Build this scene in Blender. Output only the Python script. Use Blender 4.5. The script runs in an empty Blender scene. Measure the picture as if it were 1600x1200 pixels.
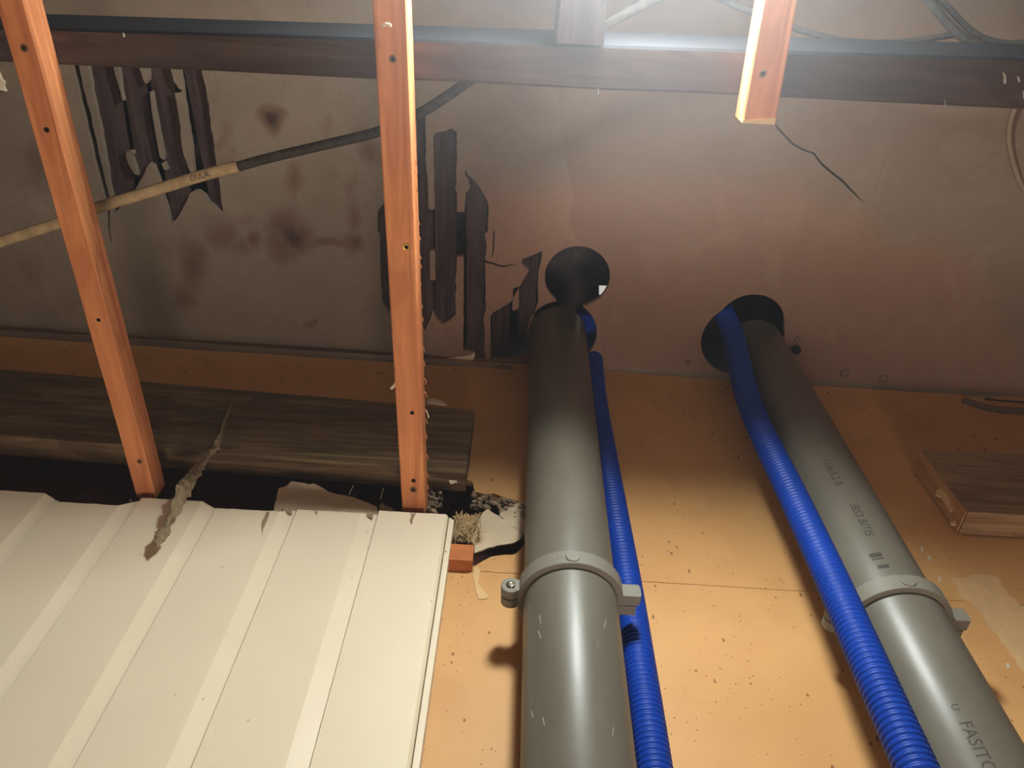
import bpy, bmesh, math, random
import numpy as np
from mathutils import Vector, Matrix, noise
from mathutils.geometry import delaunay_2d_cdt

random.seed(7)
PI = math.pi
S = bpy.context.scene
COL = S.collection

# ------------------------------------------------------------------ camera
CZ = 1.45                     # eye height above the floor
PITCH, ROLL, F = math.radians(59.3), math.radians(3.2), 1213.0
fw = Vector((0, math.cos(PITCH), math.sin(PITCH)))
u0 = Vector((0, -math.sin(PITCH), math.cos(PITCH)))
r0 = Vector((1, 0, 0))
RT = math.cos(ROLL) * r0 + math.sin(ROLL) * u0
UP = math.cos(ROLL) * u0 - math.sin(ROLL) * r0
cd = bpy.data.cameras.new('camera')
cam = bpy.data.objects.new('camera', cd)
COL.objects.link(cam)
cam.matrix_world = Matrix(((RT.x, UP.x, -fw.x, 0), (RT.y, UP.y, -fw.y, 0), (RT.z, UP.z, -fw.z, CZ), (0, 0, 0, 1)))
cd.sensor_width = 36.0
cd.lens = F / 1600 * 36
cd.clip_start = 0.01
S.camera = cam

# ------------------------------------------------------------------ world, exposure
S.view_settings.view_transform = 'Standard'
S.view_settings.look = 'None'
S.view_settings.exposure = 0.0
S.view_settings.gamma = 1.0
S.view_settings.use_curve_mapping = False
W = bpy.data.worlds.new('overcast_sky')
S.world = W
W.use_nodes = True
bg = W.node_tree.nodes['Background']
bg.inputs['Color'].default_value = (0.75, 0.72, 0.64, 1)
bg.inputs['Strength'].default_value = 0.75
LAMP_POS = Vector((0.10, -0.085, CZ + 0.956))     # room lamp, just above and behind the camera
LAMP_STRENGTH = 300.0
LAMP_COLOR = (0.92, 1.0, 0.97)
HAZE_DENSITY = 0.18
# added fill light near the floor, shining up to brighten undersides
wl = bpy.data.lights.new('added_floor_fill', 'AREA')
wl.shape = 'DISK'; wl.size = 0.45; wl.energy = 18.0; wl.color = (1.0, 0.87, 0.76)
wo = bpy.data.objects.new('added_floor_fill', wl); COL.objects.link(wo)
wo.location = (0.30, 0.42, 0.25); wo.rotation_euler = (math.pi, 0, 0)

# ------------------------------------------------------------------ projection helpers
def ray(u, v):
    return fw + RT * ((u - 800) / F) + UP * ((600 - v) / F)
def onY(u, v, y):
    d = ray(u, v); p = d * (y / d.y); return Vector((p.x, y, p.z + CZ))
def onZ(u, v, z):             # z relative to the eye
    d = ray(u, v); p = d * (z / d.z); return Vector((p.x, p.y, z + CZ))
CEIL0, CEILK = 1.3695, -0.020  # the old ceiling sags a little to the right
def ceil_z(x): return CZ + CEIL0 + CEILK * x
def onC(u, v):
    d = ray(u, v); t = CEIL0 / (d.z - CEILK * d.x); p = d * t
    return Vector((p.x, p.y, p.z + CZ))
def proj_np(P):
    P = P - np.array([0, 0, CZ]); d = P @ np.array(fw)
    return 800 + F * (P @ np.array(RT)) / d, 600 - F * (P @ np.array(UP)) / d

YW = 0.765                    # the damaged wall
YP = 0.733                    # face of the white cladding

# ------------------------------------------------------------------ object helpers
BASE = {}
def link(o):
    COL.objects.link(o); return o
def thing(name, label, cat, loc, group=None):
    o = bpy.data.objects.new(name, None); link(o)
    o.empty_display_size = 0.05
    o.location = loc
    o['label'] = label; o['category'] = cat
    if group: o['group'] = group
    BASE[o.name] = Vector(loc)
    return o
def mk(name, verts, faces, mat, parent=None, smooth=False, label=None, cat=None, group=None, kind=None, loc=None, edges=None):
    """one mesh object from world-space vertices"""
    verts = [Vector(v) for v in verts]
    if parent is not None:
        off = BASE[parent.name]
    else:
        if loc is None:
            c = Vector((0, 0, 0))
            for v in verts: c += v
            loc = c / len(verts)
        off = Vector(loc)
    me = bpy.data.meshes.new(name)
    me.from_pydata([v - off for v in verts], edges or [], faces)
    me.update()
    if smooth:
        me.polygons.foreach_set('use_smooth', [True] * len(me.polygons))
    o = bpy.data.objects.new(name, me); link(o)
    if parent is not None: o.parent = parent
    else: o.location = off
    BASE[o.name] = off
    if mat is not None: me.materials.append(mat)
    if label: o['label'] = label
    if cat: o['category'] = cat
    if group: o['group'] = group
    if kind: o['kind'] = kind
    return o
class MB:
    def __init__(s): s.v = []; s.f = []
    def add(s, vs, fs):
        n = len(s.v); s.v += [Vector(v) for v in vs]; s.f += [tuple(i + n for i in f) for f in fs]; return s
    def hexa(s, a, b):         # two quads (bottom ring a, top ring b)
        return s.add(list(a) + list(b), [(3, 2, 1, 0), (4, 5, 6, 7), (0, 1, 5, 4), (1, 2, 6, 5), (2, 3, 7, 6), (3, 0, 4, 7)])
    def box(s, x0, x1, y0, y1, z0, z1):
        return s.hexa([(x0, y0, z0), (x1, y0, z0), (x1, y1, z0), (x0, y1, z0)], [(x0, y0, z1), (x1, y0, z1), (x1, y1, z1), (x0, y1, z1)])
    def tube(s, pts, rad, seg=12, cap=True, flat=1.0, up=Vector((0, 0, 1))):
        pts = [Vector(p) for p in pts]; n = len(pts); base = len(s.v)
        rads = rad if isinstance(rad, (list, tuple)) else [rad] * n
        for i, p in enumerate(pts):
            t = (pts[min(i + 1, n - 1)] - pts[max(i - 1, 0)]).normalized()
            a = t.cross(up)
            if a.length < 1e-4: a = t.cross(Vector((0, 1, 0)))
            a.normalize(); b = a.cross(t).normalized()
            for k in range(seg):
                w = 2 * PI * k / seg
                s.v.append(p + a * math.cos(w) * rads[i] + b * math.sin(w) * rads[i] * flat)
        for i in range(n - 1):
            for k in range(seg):
                k2 = (k + 1) % seg
                s.f.append((base + i * seg + k, base + i * seg + k2, base + (i + 1) * seg + k2, base + (i + 1) * seg + k))
        if cap:
            s.f.append(tuple(base + k for k in range(seg))[::-1])
            s.f.append(tuple(base + (n - 1) * seg + k for k in range(seg)))
        return s
    def lathe(s, c, axis, prof, seg=32, caps=(True, True)):
        """prof: (distance along axis, radius)"""
        axis = Vector(axis).normalized(); c = Vector(c)
        a = axis.cross(Vector((0, 0, 1)))
        if a.length < 1e-3: a = Vector((1, 0, 0))
        a.normalize(); b = axis.cross(a).normalized(); base = len(s.v)
        for d, r in prof:
            for k in range(seg):
                w = 2 * PI * k / seg
                s.v.append(c + axis * d + a * math.cos(w) * r + b * math.sin(w) * r)
        for i in range(len(prof) - 1):
            for k in range(seg):
                k2 = (k + 1) % seg
                s.f.append((base + i * seg + k, base + i * seg + k2, base + (i + 1) * seg + k2, base + (i + 1) * seg + k))
        if caps[0]: s.f.append(tuple(base + k for k in range(seg))[::-1])
        if caps[1]: s.f.append(tuple(base + (len(prof) - 1) * seg + k for k in range(seg)))
        return s
    def build(s, name, mat, parent=None, **kw): return mk(name, s.v, s.f, mat, parent, **kw)

def spline(pts, n=8):
    """Catmull-Rom through points"""
    pts = [Vector(p) for p in pts]; out = []
    for i in range(len(pts) - 1):
        p0 = pts[max(i - 1, 0)]; p1 = pts[i]; p2 = pts[i + 1]; p3 = pts[min(i + 2, len(pts) - 1)]
        for k in range(n):
            t = k / n
            out.append(0.5 * ((2 * p1) + (p2 - p0) * t + (2 * p0 - 5 * p1 + 4 * p2 - p3) * t * t + (3 * p1 - p0 - 3 * p2 + p3) * t ** 3))
    out.append(pts[-1]); return out

def rough(loop, step, amp, seed=0):
    """subdivide a 2D loop and roughen it like a torn edge"""
    out = []; n = len(loop); rnd = random.Random(seed)
    for i in range(n):
        a = Vector(loop[i]); b = Vector(loop[(i + 1) % n]); L = (b - a).length; k = max(1, int(L / step))
        nn = Vector((-(b - a).y, (b - a).x)).normalized() if L > 1e-6 else Vector((0, 0))
        for j in range(k):
            p = a.lerp(b, j / k)
            if j: p = p + nn * rnd.uniform(-amp, amp)
            out.append((p.x, p.y))
    return out

def inside_evenodd(px, py, loops):
    r = np.zeros(px.shape, bool)
    for L in loops:
        n = len(L)
        for i in range(n):
            x1, y1 = L[i]; x2, y2 = L[(i + 1) % n]
            if y1 == y2: continue
            c = ((y1 > py) != (y2 > py)) & (px < (x2 - x1) * (py - y1) / (y2 - y1) + x1)
            r ^= c
    return r

def sheet(loops, lift, thick_vec, grid=None):
    """planar sheet with holes (even-odd loops in 2D), lifted to 3D by lift(x, y); side walls along thick_vec on every loop"""
    pts = []; edges = []
    for L in loops:
        n0 = len(pts)
        pts += [Vector((x, y)) for x, y in L]
        edges += [(n0 + i, n0 + (i + 1) % len(L)) for i in range(len(L))]
    if grid is not None: pts += [Vector((x, y)) for x, y in grid]
    v2, e2, f2, *_ = delaunay_2d_cdt(pts, edges, [], 0, 1e-6)
    P = np.array([(v.x, v.y) for v in v2])
    T = np.array([f for f in f2 if len(f) == 3])
    c = P[T].mean(1)
    T = T[inside_evenodd(c[:, 0], c[:, 1], loops)]
    a = P[T]
    ar = abs((a[:, 1, 0] - a[:, 0, 0]) * (a[:, 2, 1] - a[:, 0, 1]) - (a[:, 2, 0] - a[:, 0, 0]) * (a[:, 1, 1] - a[:, 0, 1]))
    T = T[ar > 1e-12]
    used = np.unique(T); remap = -np.ones(len(P), int); remap[used] = np.arange(len(used))
    V = [Vector(lift(*P[i])) for i in used]; Fc = [tuple(int(remap[i]) for i in t) for t in T]
    tv = Vector(thick_vec)
    for L in loops:
        n0 = len(V); n = len(L)
        V += [Vector(lift(x, y)) for x, y in L]
        V += [Vector(lift(x, y)) + tv for x, y in L]
        Fc += [(n0 + i, n0 + (i + 1) % n, n0 + n + (i + 1) % n, n0 + n + i) for i in range(n)]
    return V, Fc, (P[used][:, 0], P[used][:, 1])

def plate(px, plane, thick_vec, step=6, amp=1.0, seed=0):
    """irregular solid flake: outline in pixels carried to a real plane, given thickness"""
    L = rough(px, step, amp, seed)
    P = [plane(u, v) for u, v in L]
    tv = Vector(thick_vec); n = len(P)
    flat = [Vector((u, v)) for u, v in L]
    v2, e2, f2, *_ = delaunay_2d_cdt(flat, [(i, (i + 1) % n) for i in range(n)], [], 1, 1e-5)
    V = [plane(p.x, p.y) for p in v2]; m = len(V)
    Fc = [tuple(f) for f in f2] + [tuple(i + m for i in f)[::-1] for f in f2]
    V += [p + tv for p in V]
    b = len(V)
    V += P + [p + tv for p in P]
    Fc += [(b + i, b + (i + 1) % n, b + n + (i + 1) % n, b + n + i) for i in range(n)]
    return V, Fc

# ------------------------------------------------------------------ materials
def srgb(r, g, b):
    f = lambda c: (c / 255 / 12.92) if c / 255 <= 0.04045 else ((c / 255 + 0.055) / 1.055) ** 2.4
    return (f(r), f(g), f(b), 1)
class NT:
    def __init__(s, name):
        s.m = bpy.data.materials.new(name); s.m.use_nodes = True
        s.t = s.m.node_tree; s.b = s.t.nodes['Principled BSDF']; s.co = None
    def n(s, typ, **kw):
        nd = s.t.nodes.new(typ)
        for k, v in kw.items():
            if k.startswith('i_'): nd.inputs[k[2:].replace('_', ' ')].default_value = v
            else: setattr(nd, k, v)
        return nd
    def l(s, a, b): s.t.links.new(a, b)
    def coord(s, scale=(1, 1, 1), rot=(0, 0, 0)):
        if s.co is None: s.co = s.n('ShaderNodeTexCoord')
        mp = s.n('ShaderNodeMapping'); mp.inputs['Scale'].default_value = scale; mp.inputs['Rotation'].default_value = rot
        s.l(s.co.outputs['Object'], mp.inputs['Vector']); return mp.outputs['Vector']
    def noise(s, scale=(1, 1, 1), sc=5, detail=6, rough=0.6, dist=0.0):
        nd = s.n('ShaderNodeTexNoise'); nd.inputs['Scale'].default_value = sc; nd.inputs['Detail'].default_value = detail
        nd.inputs['Roughness'].default_value = rough; nd.inputs['Distortion'].default_value = dist
        s.l(s.coord(scale), nd.inputs['Vector']); return nd.outputs['Fac']
    def ramp(s, fac, stops, interp='LINEAR'):
        r = s.n('ShaderNodeValToRGB'); r.color_ramp.interpolation = interp
        e = r.color_ramp.elements
        while len(e) < len(stops): e.new(0.5)
        for i, (p, c) in enumerate(stops):
            e[i].position = p; e[i].color = c if len(c) == 4 else (*c, 1)
        s.l(fac, r.inputs['Fac']); return r.outputs['Color']
    def mix(s, fac, a, b, mode='MIX'):
        m = s.n('ShaderNodeMix', data_type='RGBA', blend_type=mode)
        for sock, val in ((m.inputs[0], fac), (m.inputs[6], a), (m.inputs[7], b)):
            if isinstance(val, (int, float)): sock.default_value = val
            elif isinstance(val, tuple): sock.default_value = val
            else: s.l(val, sock)
        return m.outputs[2]
    def math(s, op, a, b=None, clamp=False):
        m = s.n('ShaderNodeMath', operation=op, use_clamp=clamp)
        for i, val in enumerate((a, b)):
            if val is None: continue
            if isinstance(val, (int, float)): m.inputs[i].default_value = val
            else: s.l(val, m.inputs[i])
        return m.outputs[0]
    def rng(s, v, a, b, c=0.0, d=1.0, smooth=False):
        m = s.n('ShaderNodeMapRange', interpolation_type='SMOOTHSTEP' if smooth else 'LINEAR')
        s.l(v, m.inputs[0])
        for i, q in enumerate((a, b, c, d)): m.inputs[i + 1].default_value = q
        return m.outputs[0]
    def attr(s, name):
        a = s.n('ShaderNodeAttribute', attribute_name=name); return a.outputs['Fac']
    def bump(s, h, strength=0.3, dist=0.002):
        b = s.n('ShaderNodeBump'); b.inputs['Strength'].default_value = strength; b.inputs['Distance'].default_value = dist
        s.l(h, b.inputs['Height']); s.l(b.outputs['Normal'], s.b.inputs['Normal'])
    def done(s, col, rough=0.7, spec=0.3):
        if isinstance(col, tuple): s.b.inputs['Base Color'].default_value = col
        else: s.l(col, s.b.inputs['Base Color'])
        if isinstance(rough, (int, float)): s.b.inputs['Roughness'].default_value = rough
        else: s.l(rough, s.b.inputs['Roughness'])
        s.b.inputs['Specular IOR Level'].default_value = spec
        return s.m

def plain(name, col, rough=0.7, spec=0.3, var=0.12, sc=30):
    t = NT(name); n = t.noise(sc=sc, detail=4)
    d = tuple(c * (1 - var) for c in col[:3]) + (1,); h = tuple(min(1, c * (1 + var)) for c in col[:3]) + (1,)
    t.bump(n, 0.15, 0.001)
    return t.done(t.ramp(n, [(0.3, d), (0.7, h)]), rough, spec)

def wood(name, dark, mid, light, axis='Y', rough=0.6, spec=0.3, knots=True, gs=1.0, bump=0.25):
    t = NT(name)
    sc = {'X': (2.2, 38, 38), 'Y': (38, 2.2, 38), 'Z': (38, 38, 2.2)}[axis]
    fine = {'X': (5, 260, 260), 'Y': (260, 5, 260), 'Z': (260, 260, 5)}[axis]
    g = t.noise(sc, sc=gs, detail=5, rough=0.55, dist=1.2)
    f = t.noise(fine, sc=1.0, detail=3)
    big = t.noise((3, 3, 3), sc=2.2, detail=3)
    c = t.ramp(g, [(0.32, dark), (0.5, mid), (0.68, light)])
    if knots:
        kk = t.noise({'X': (4, 14, 14), 'Y': (14, 4, 14), 'Z': (14, 14, 4)}[axis], sc=1.3, detail=2, rough=0.4, dist=2.2)
        c = t.mix(t.rng(kk, 0.56, 0.62, 0.0, 0.55), c, dark)
    c = t.mix(t.rng(f, 0.35, 0.7, 0.0, 0.45), c, tuple(x * 0.72 for x in mid[:3]) + (1,))
    c = t.mix(t.rng(big, 0.4, 0.65, 0.0, 0.35), c, dark)
    t.bump(t.math('ADD', g, f), bump, 0.0012)
    return t.done(c, rough, spec)

def mat_wall():
    t = NT('tan_wallboard')
    big = t.noise(sc=2.3, detail=4); mid = t.noise((1, 1, 1), sc=14, detail=6)
    c = t.ramp(big, [(0.3, srgb(198, 147, 92)), (0.7, srgb(216, 166, 108))])
    c = t.mix(t.rng(mid, 0.45, 0.75, 0, 0.35), c, srgb(186, 132, 82))
    # sparse brown specks and insect marks
    cl = t.noise(sc=7, detail=3); speck = None
    for sc_, lo, sz, co_ in ((95, 0.70, 0.22, (1, 1, 0.75)), (210, 0.72, 0.26, (1, 1, 1)), (130, 0.86, 0.3, (1, 1, 0.4))):
        vo = t.n('ShaderNodeTexVoronoi'); vo.inputs['Scale'].default_value = sc_
        t.l(t.coord(co_), vo.inputs['Vector'])
        sp = t.n('ShaderNodeSeparateColor'); t.l(vo.outputs['Color'], sp.inputs[0])
        size = t.math('MULTIPLY', t.rng(sp.outputs[0], lo, 1.0, 0.0, sz), t.rng(cl, 0.36, 0.54))
        m_ = t.math('LESS_THAN', vo.outputs['Distance'], size)
        speck = m_ if speck is None else t.math('MAXIMUM', speck, m_)
    c = t.mix(t.math('MULTIPLY', speck, 0.75), c, srgb(98, 58, 30))
    t.bump(t.math('ADD', mid, t.math('MULTIPLY', speck, -0.6)), 0.2, 0.0012)
    return t.done(c, 0.55, 0.3)

def mat_ceiling():
    t = NT('old_ceiling_plaster')
    big = t.noise(sc=3.0, detail=5, dist=0.6); fine = t.noise(sc=28, detail=7, rough=0.65)
    c = t.ramp(big, [(0.3, srgb(112, 96, 81)), (0.7, srgb(130, 113, 97))])
    pink = t.attr('pink')
    c = t.mix(t.rng(t.math('ADD', pink, t.math('MULTIPLY', t.math('SUBTRACT', big, 0.5), 0.5)), 0.25, 0.8, 0, 0.85), c, srgb(140, 104, 86))
    lay = t.attr('layer')
    c = t.mix(t.rng(t.math('ADD', lay, t.math('MULTIPLY', t.math('SUBTRACT', fine, 0.5), 0.004)), -0.0006, 0.0006, 0, 0.42), c, srgb(116, 90, 74))
    st = t.attr('stain')
    sv = t.math('ADD', st, t.math('MULTIPLY', t.math('SUBTRACT', fine, 0.5), 0.55))
    c = t.mix(t.rng(sv, 0.22, 0.7, 0, 0.72), c, srgb(94, 66, 50))
    c = t.mix(t.rng(sv, 0.75, 1.15, 0, 0.85), c, srgb(54, 38, 34))
    c = t.mix(t.rng(fine, 0.52, 0.75, 0, 0.3), c, srgb(100, 84, 70))
    pt = t.noise(sc=7, detail=3, dist=1.5)
    c = t.mix(t.rng(pt, 0.54, 0.58, 0, 0.08), c, srgb(108, 86, 68))
    c = t.mix(t.rng(pt, 0.42, 0.36, 0, 0.07), c, srgb(158, 142, 124))
    t.bump(t.math('ADD', t.math('MULTIPLY', big, 1.5), fine), 0.45, 0.004)
    return t.done(c, 0.85, 0.15)

def mat_pipe():
    t = NT('grey_pvc')
    n = t.noise((6, 6, 2), sc=3, detail=5)
    scr = t.noise((90, 90, 7), sc=1.6, detail=4, dist=1.5)
    c = t.ramp(n, [(0.3, srgb(93, 88, 77)), (0.7, srgb(105, 100, 88))])
    c = t.mix(t.rng(scr, 0.665, 0.72, 0, 0.45), c, srgb(160, 154, 138))
    t.bump(scr, 0.06, 0.0005)
    return t.done(c, t.rng(n, 0.3, 0.7, 0.34, 0.46), 0.45)

def mat_panel():
    t = NT('cream_painted_boards')
    n = t.noise(sc=4, detail=5); f = t.noise((60, 60, 6), sc=1, detail=3)
    c = t.ramp(n, [(0.3, srgb(221, 205, 178)), (0.7, srgb(230, 214, 186))])
    vo = t.n('ShaderNodeTexVoronoi'); vo.inputs['Scale'].default_value = 28
    t.l(t.coord(), vo.inputs['Vector'])
    c = t.mix(t.math('MULTIPLY', t.math('LESS_THAN', vo.outputs['Distance'], 0.045), 0.35), c, srgb(120, 100, 78))
    t.bump(f, 0.05, 0.0006)
    return t.done(c, 0.42, 0.35)

M = {
    'wall': mat_wall(), 'ceiling': mat_ceiling(), 'pipe': mat_pipe(), 'panel': mat_panel(),
    'clamp': plain('grey_clamp_plastic', srgb(116, 111, 99), 0.5, 0.4, 0.06, 40),
    'blue': plain('blue_conduit_plastic', srgb(3, 54, 148), 0.46, 0.3, 0.12, 12),
    'batten': wood('orange_batten_pine', srgb(172, 100, 62), srgb(222, 144, 92), srgb(236, 166, 112), 'Y', 0.6, 0.25),
    'furring': wood('red_orange_furring_pine', srgb(160, 92, 50), srgb(196, 118, 68), srgb(208, 132, 78), 'X', 0.6, 0.25),
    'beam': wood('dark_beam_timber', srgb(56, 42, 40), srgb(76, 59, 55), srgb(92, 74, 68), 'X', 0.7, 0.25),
    'beam_side': plain('shaded_beam_side', srgb(26, 26, 30), 0.8, 0.15, 0.15, 20),  # dark tone paints shade on the beam's near face
    'block': wood('dark_block_timber', srgb(56, 44, 44), srgb(74, 62, 62), srgb(88, 76, 74), 'Y', 0.7, 0.25),
    'lath': wood('old_lath_wood', srgb(44, 32, 30), srgb(68, 52, 50), srgb(80, 64, 60), 'Y', 0.85, 0.1, gs=2.0),
    'timber': wood('weathered_timber', srgb(74, 58, 41), srgb(120, 97, 69), srgb(148, 122, 88), 'X', 0.85, 0.12, gs=1.4, bump=0.45),
    'timber2': wood('weathered_brown_timber', srgb(112, 84, 60), srgb(156, 122, 88), srgb(176, 142, 106), 'X', 0.85, 0.12, gs=1.4, bump=0.45),
    'sawn': wood('lit_sawn_end', srgb(176, 128, 84), srgb(206, 158, 108), srgb(218, 174, 124), 'Z', 0.8, 0.15, knots=False),  # lighter tone paints in the light on the cut end
    'void': plain('dark_loft_dust', srgb(74, 68, 66), 0.95, 0.05),
    'cavity': plain('wall_cavity_dirt', srgb(140, 96, 80), 0.95, 0.05, 0.3, 20),
    'plaster': plain('broken_plaster', srgb(196, 176, 148), 0.9, 0.1, 0.12, 25),
    'plaster_dark': plain('dirty_plaster', srgb(150, 128, 104), 0.9, 0.1, 0.25, 60),
    'bare': plain('bare_plaster_patch', srgb(212, 174, 126), 0.85, 0.15, 0.1, 40),
    'cable': plain('cream_cable_sheath', srgb(178, 154, 116), 0.6, 0.3, 0.25, 60),
    'cable_dark': plain('grey_dusty_cable', srgb(62, 57, 53), 0.7, 0.25, 0.4, 90),
    'ceiling_cable': plain('painted_over_cable', srgb(124, 104, 86), 0.8, 0.15),
    'steel': plain('screw_steel', srgb(150, 140, 122), 0.3, 0.6, 0.1, 200),
    'brass': plain('brass_screw', srgb(205, 165, 90), 0.3, 0.6, 0.1, 200),
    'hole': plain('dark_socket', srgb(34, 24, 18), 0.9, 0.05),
    'ink': plain('black_print', srgb(66, 61, 54), 0.6, 0.2, 0.1, 200),
    'dust': plain('dust_fluff', srgb(142, 124, 98), 0.95, 0.05, 0.25, 120),
    'straw': plain('dry_straw', srgb(178, 150, 108), 0.9, 0.1, 0.35, 300),
    'floor': plain('bare_floor', srgb(168, 138, 104), 0.8, 0.2, 0.1, 6),
    'roomwall': plain('pale_room_wall', srgb(190, 168, 140), 0.85, 0.15, 0.06, 3),
    'scuff': plain('pale_scuff', srgb(168, 162, 150), 0.6, 0.3),
    'rust': plain('rusty_screw', srgb(112, 76, 50), 0.5, 0.4, 0.2, 200),
    'white': plain('white_scrap', srgb(214, 196, 168), 0.8, 0.2, 0.06, 60),
}
for k in ('steel', 'brass'):
    M[k].node_tree.nodes['Principled BSDF'].inputs['Metallic'].default_value = 0.85
def emit(name, col, st):
    t = NT(name); t.b.inputs['Emission Color'].default_value = (*col, 1); t.b.inputs['Emission Strength'].default_value = st
    return t.done(tuple(col) + (1,), 0.5)
M['lamp'] = emit('lamp_diffuser', LAMP_COLOR, LAMP_STRENGTH)
M['lamp_back'] = emit('added_glow_lamp_back', LAMP_COLOR, 6.0)  # upward glow added to brighten the ceiling

# ================================================================== SETTING
XL, XR, YF = -2.2, 2.2, -2.6
# ---- ceiling: plaster sheet with broken-away areas over laths
def crop(pts, ox, oy, sc): return [(ox + x / sc, oy + y / sc) for x, y in pts]
A = crop([(55, 92), (31, 0), (1, -110), (44, -118), (70, 0), (94, 95), (120, 230), (158, 360), (193, 520), (230, 690), (270, 850), (294, 945), (285, 1100), (300, 1190), (290, 1190), (272, 1090), (266, 945), (224, 800), (188, 680), (158, 530), (122, 380), (92, 240)], 100, 80, 4)
B = crop([(110, -115), (268, -112), (310, 100), (345, 230), (368, 312), (372, 310), (352, 200), (338, 102), (300, -110), (425, -108), (470, 106), (495, 180), (512, 205), (530, 180), (525, 110), (478, -106), (610, -102), (668, 118), (685, 190), (718, 236), (734, 240), (734, 256), (692, 262), (720, 430), (745, 640), (765, 690), (792, 762),
          (812, 768), (800, 600), (770, 430), (748, 270), (742, 200), (728, 124), (685, -100), (812, -95), (862, 130), (885, 220), (905, 330), (915, 450), (935, 560), (950, 680), (965, 780), (980, 900), (998, 1005), (950, 975), (905, 945), (880, 900), (840, 872), (815, 870), (785, 890), (770, 930), (740, 985), (710, 1040), (672, 1082), (655, 1020), (635, 950), (615, 880), (600, 820), (580, 755), (560, 715), (535, 700), (515, 730), (490, 790), (455, 850), (420, 900), (365, 965), (308, 1020),
          (300, 925), (275, 780), (250, 620), (220, 450), (185, 300), (150, 95)], 100, 80, 4)
B_i1 = crop([(390, 628), (420, 620), (440, 640), (425, 660), (445, 720), (462, 775), (440, 770), (410, 720), (388, 660)], 100, 80, 4)
B_i2 = crop([(535, 255), (548, 250), (580, 430), (612, 600), (625, 650), (622, 680), (598, 660), (580, 560), (555, 420)], 100, 80, 4)
B_i3 = crop([(608, 700), (625, 695), (645, 742), (625, 740)], 100, 80, 4)
Mh = crop([(258, 5), (300, 5), (303, 120), (299, 200), (308, 270), (315, 420), (340, 420), (338, 300), (333, 100), (345, 80), (385, 72), (415, 58), (440, 75), (438, 300), (432, 330), (440, 345), (440, 432), (472, 432), (478, 350), (498, 325), (492, 290), (476, 265), (478, 243), (490, 268), (525, 300), (555, 345), (580, 400), (578, 520), (563, 530), (572, 575), (565, 640), (575, 652), (610, 660), (645, 672), (690, 664), (700, 667), (645, 680), (600, 666), (566, 660), (568, 870), (560, 900), (563, 1060), (568, 1088), (510, 1088), (525, 1072), (515, 1055), (468, 1050), (470, 690), (470, 632), (440, 630), (437, 700), (432, 740), (438, 770), (432, 800), (434, 890), (410, 915), (375, 932), (345, 905), (332, 868), (320, 910), (300, 955), (260, 990), (150, 905), (105, 840), (95, 660), (95, 540), (85, 525), (85, 430), (120, 385), (200, 340), (262, 300)], 560, 180, 2.857)
M_i1 = crop([(318, 605), (342, 605), (344, 737), (320, 737)], 560, 180, 2.857)
c1L = (902, 433); c2L = (886, 522)
def circ(u, v, r, n=48, squash=1.0, ph=0):
    c = onC(u, v)
    return [(c.x + r * math.cos(2 * PI * k / n + ph), c.y + r * squash * math.sin(2 * PI * k / n + ph)) for k in range(n)]
def fig8(a, b):
    """outline of two overlapping hole-saw cuts"""
    pa = np.array(a); pb = np.array(b)
    ina = inside_evenodd(pb[:, 0], pb[:, 1], [a]); inb = inside_evenodd(pa[:, 0], pa[:, 1], [b])
    def run(p, m):
        n = len(p); i = next(k for k in range(n) if not m[k] and m[k - 1]); out = []
        while not m[i % n]: out.append(tuple(p[i % n])); i += 1
        return out
    return run(pa, inb) + run(pb, ina)
PIPE1 = (0.083, 0.685); PIPE2 = (0.465, 0.685); PR = 0.055
cA = onC(902, 433); cB = onC(1172, 508)
holeL = fig8([(cA.x + 0.0615 * math.cos(w), cA.y + 0.0615 * math.sin(w)) for w in np.linspace(0, 2 * PI, 56, endpoint=False)],
             [(PIPE1[0] + 0.009 + 0.069 * math.cos(w), PIPE1[1] + 0.004 + 0.069 * math.sin(w)) for w in np.linspace(0, 2 * PI, 56, endpoint=False)])
holeR = fig8([(cB.x + 0.0645 * math.cos(w), cB.y + 0.0645 * math.sin(w)) for w in np.linspace(0, 2 * PI, 56, endpoint=False)],
             [(PIPE2[0] - 0.020 + 0.080 * math.cos(w), PIPE2[1] - 0.006 + 0.078 * math.sin(w)) for w in np.linspace(0, 2 * PI, 56, endpoint=False)])
# broken lath area beside the left hole, ending on the hole itself
N = crop([(733, 642), (790, 620), (822, 606), (815, 650), (803, 700), (801, 760), (803, 830), (785, 885), (770, 960), (765, 1030), (745, 1085), (572, 1092), (590, 1085), (590, 900), (600, 882), (680, 835), (722, 760), (762, 692), (745, 680), (728, 662)], 560, 180, 2.857)
N_i = crop([(690, 775), (715, 765), (716, 860), (700, 872), (688, 872)], 560, 180, 2.857)
crack1 = [(1210, 190), (1216, 199), (1240, 224), (1258, 234), (1272, 238), (1284, 254), (1300, 268), (1318, 282), (1340, 306), (1352, 318), (1338, 307), (1316, 284.5), (1298, 270.5), (1282, 256.5), (1270, 240.5), (1256, 236.5), (1238, 226.5), (1214, 201)]
crack2 = [(770.5, 360), (773, 361), (772, 385), (770, 400), (768.5, 400), (770, 380)]
gapL = [(-160, 503), (0, 514), (230, 531), (400, 541), (520, 549), (700, 560), (700, 562), (600, 560), (510, 558), (440, 546), (300, 537), (120, 523), (0, 517.5), (-160, 508)]
loops_px = [A, B, B_i1, B_i2, B_i3, Mh, M_i1, N, N_i, crack1, crack2, gapL]
loops = []
for i, L in enumerate(loops_px):
    Lr = rough(L, 7, 0.8 if len(L) > 20 else 0.3, 31 + i) if L is not crack1 and L is not gapL else L
    loops.append([(onC(u, v).x, min(onC(u, v).y, YW - 0.0015)) for u, v in Lr])
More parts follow.
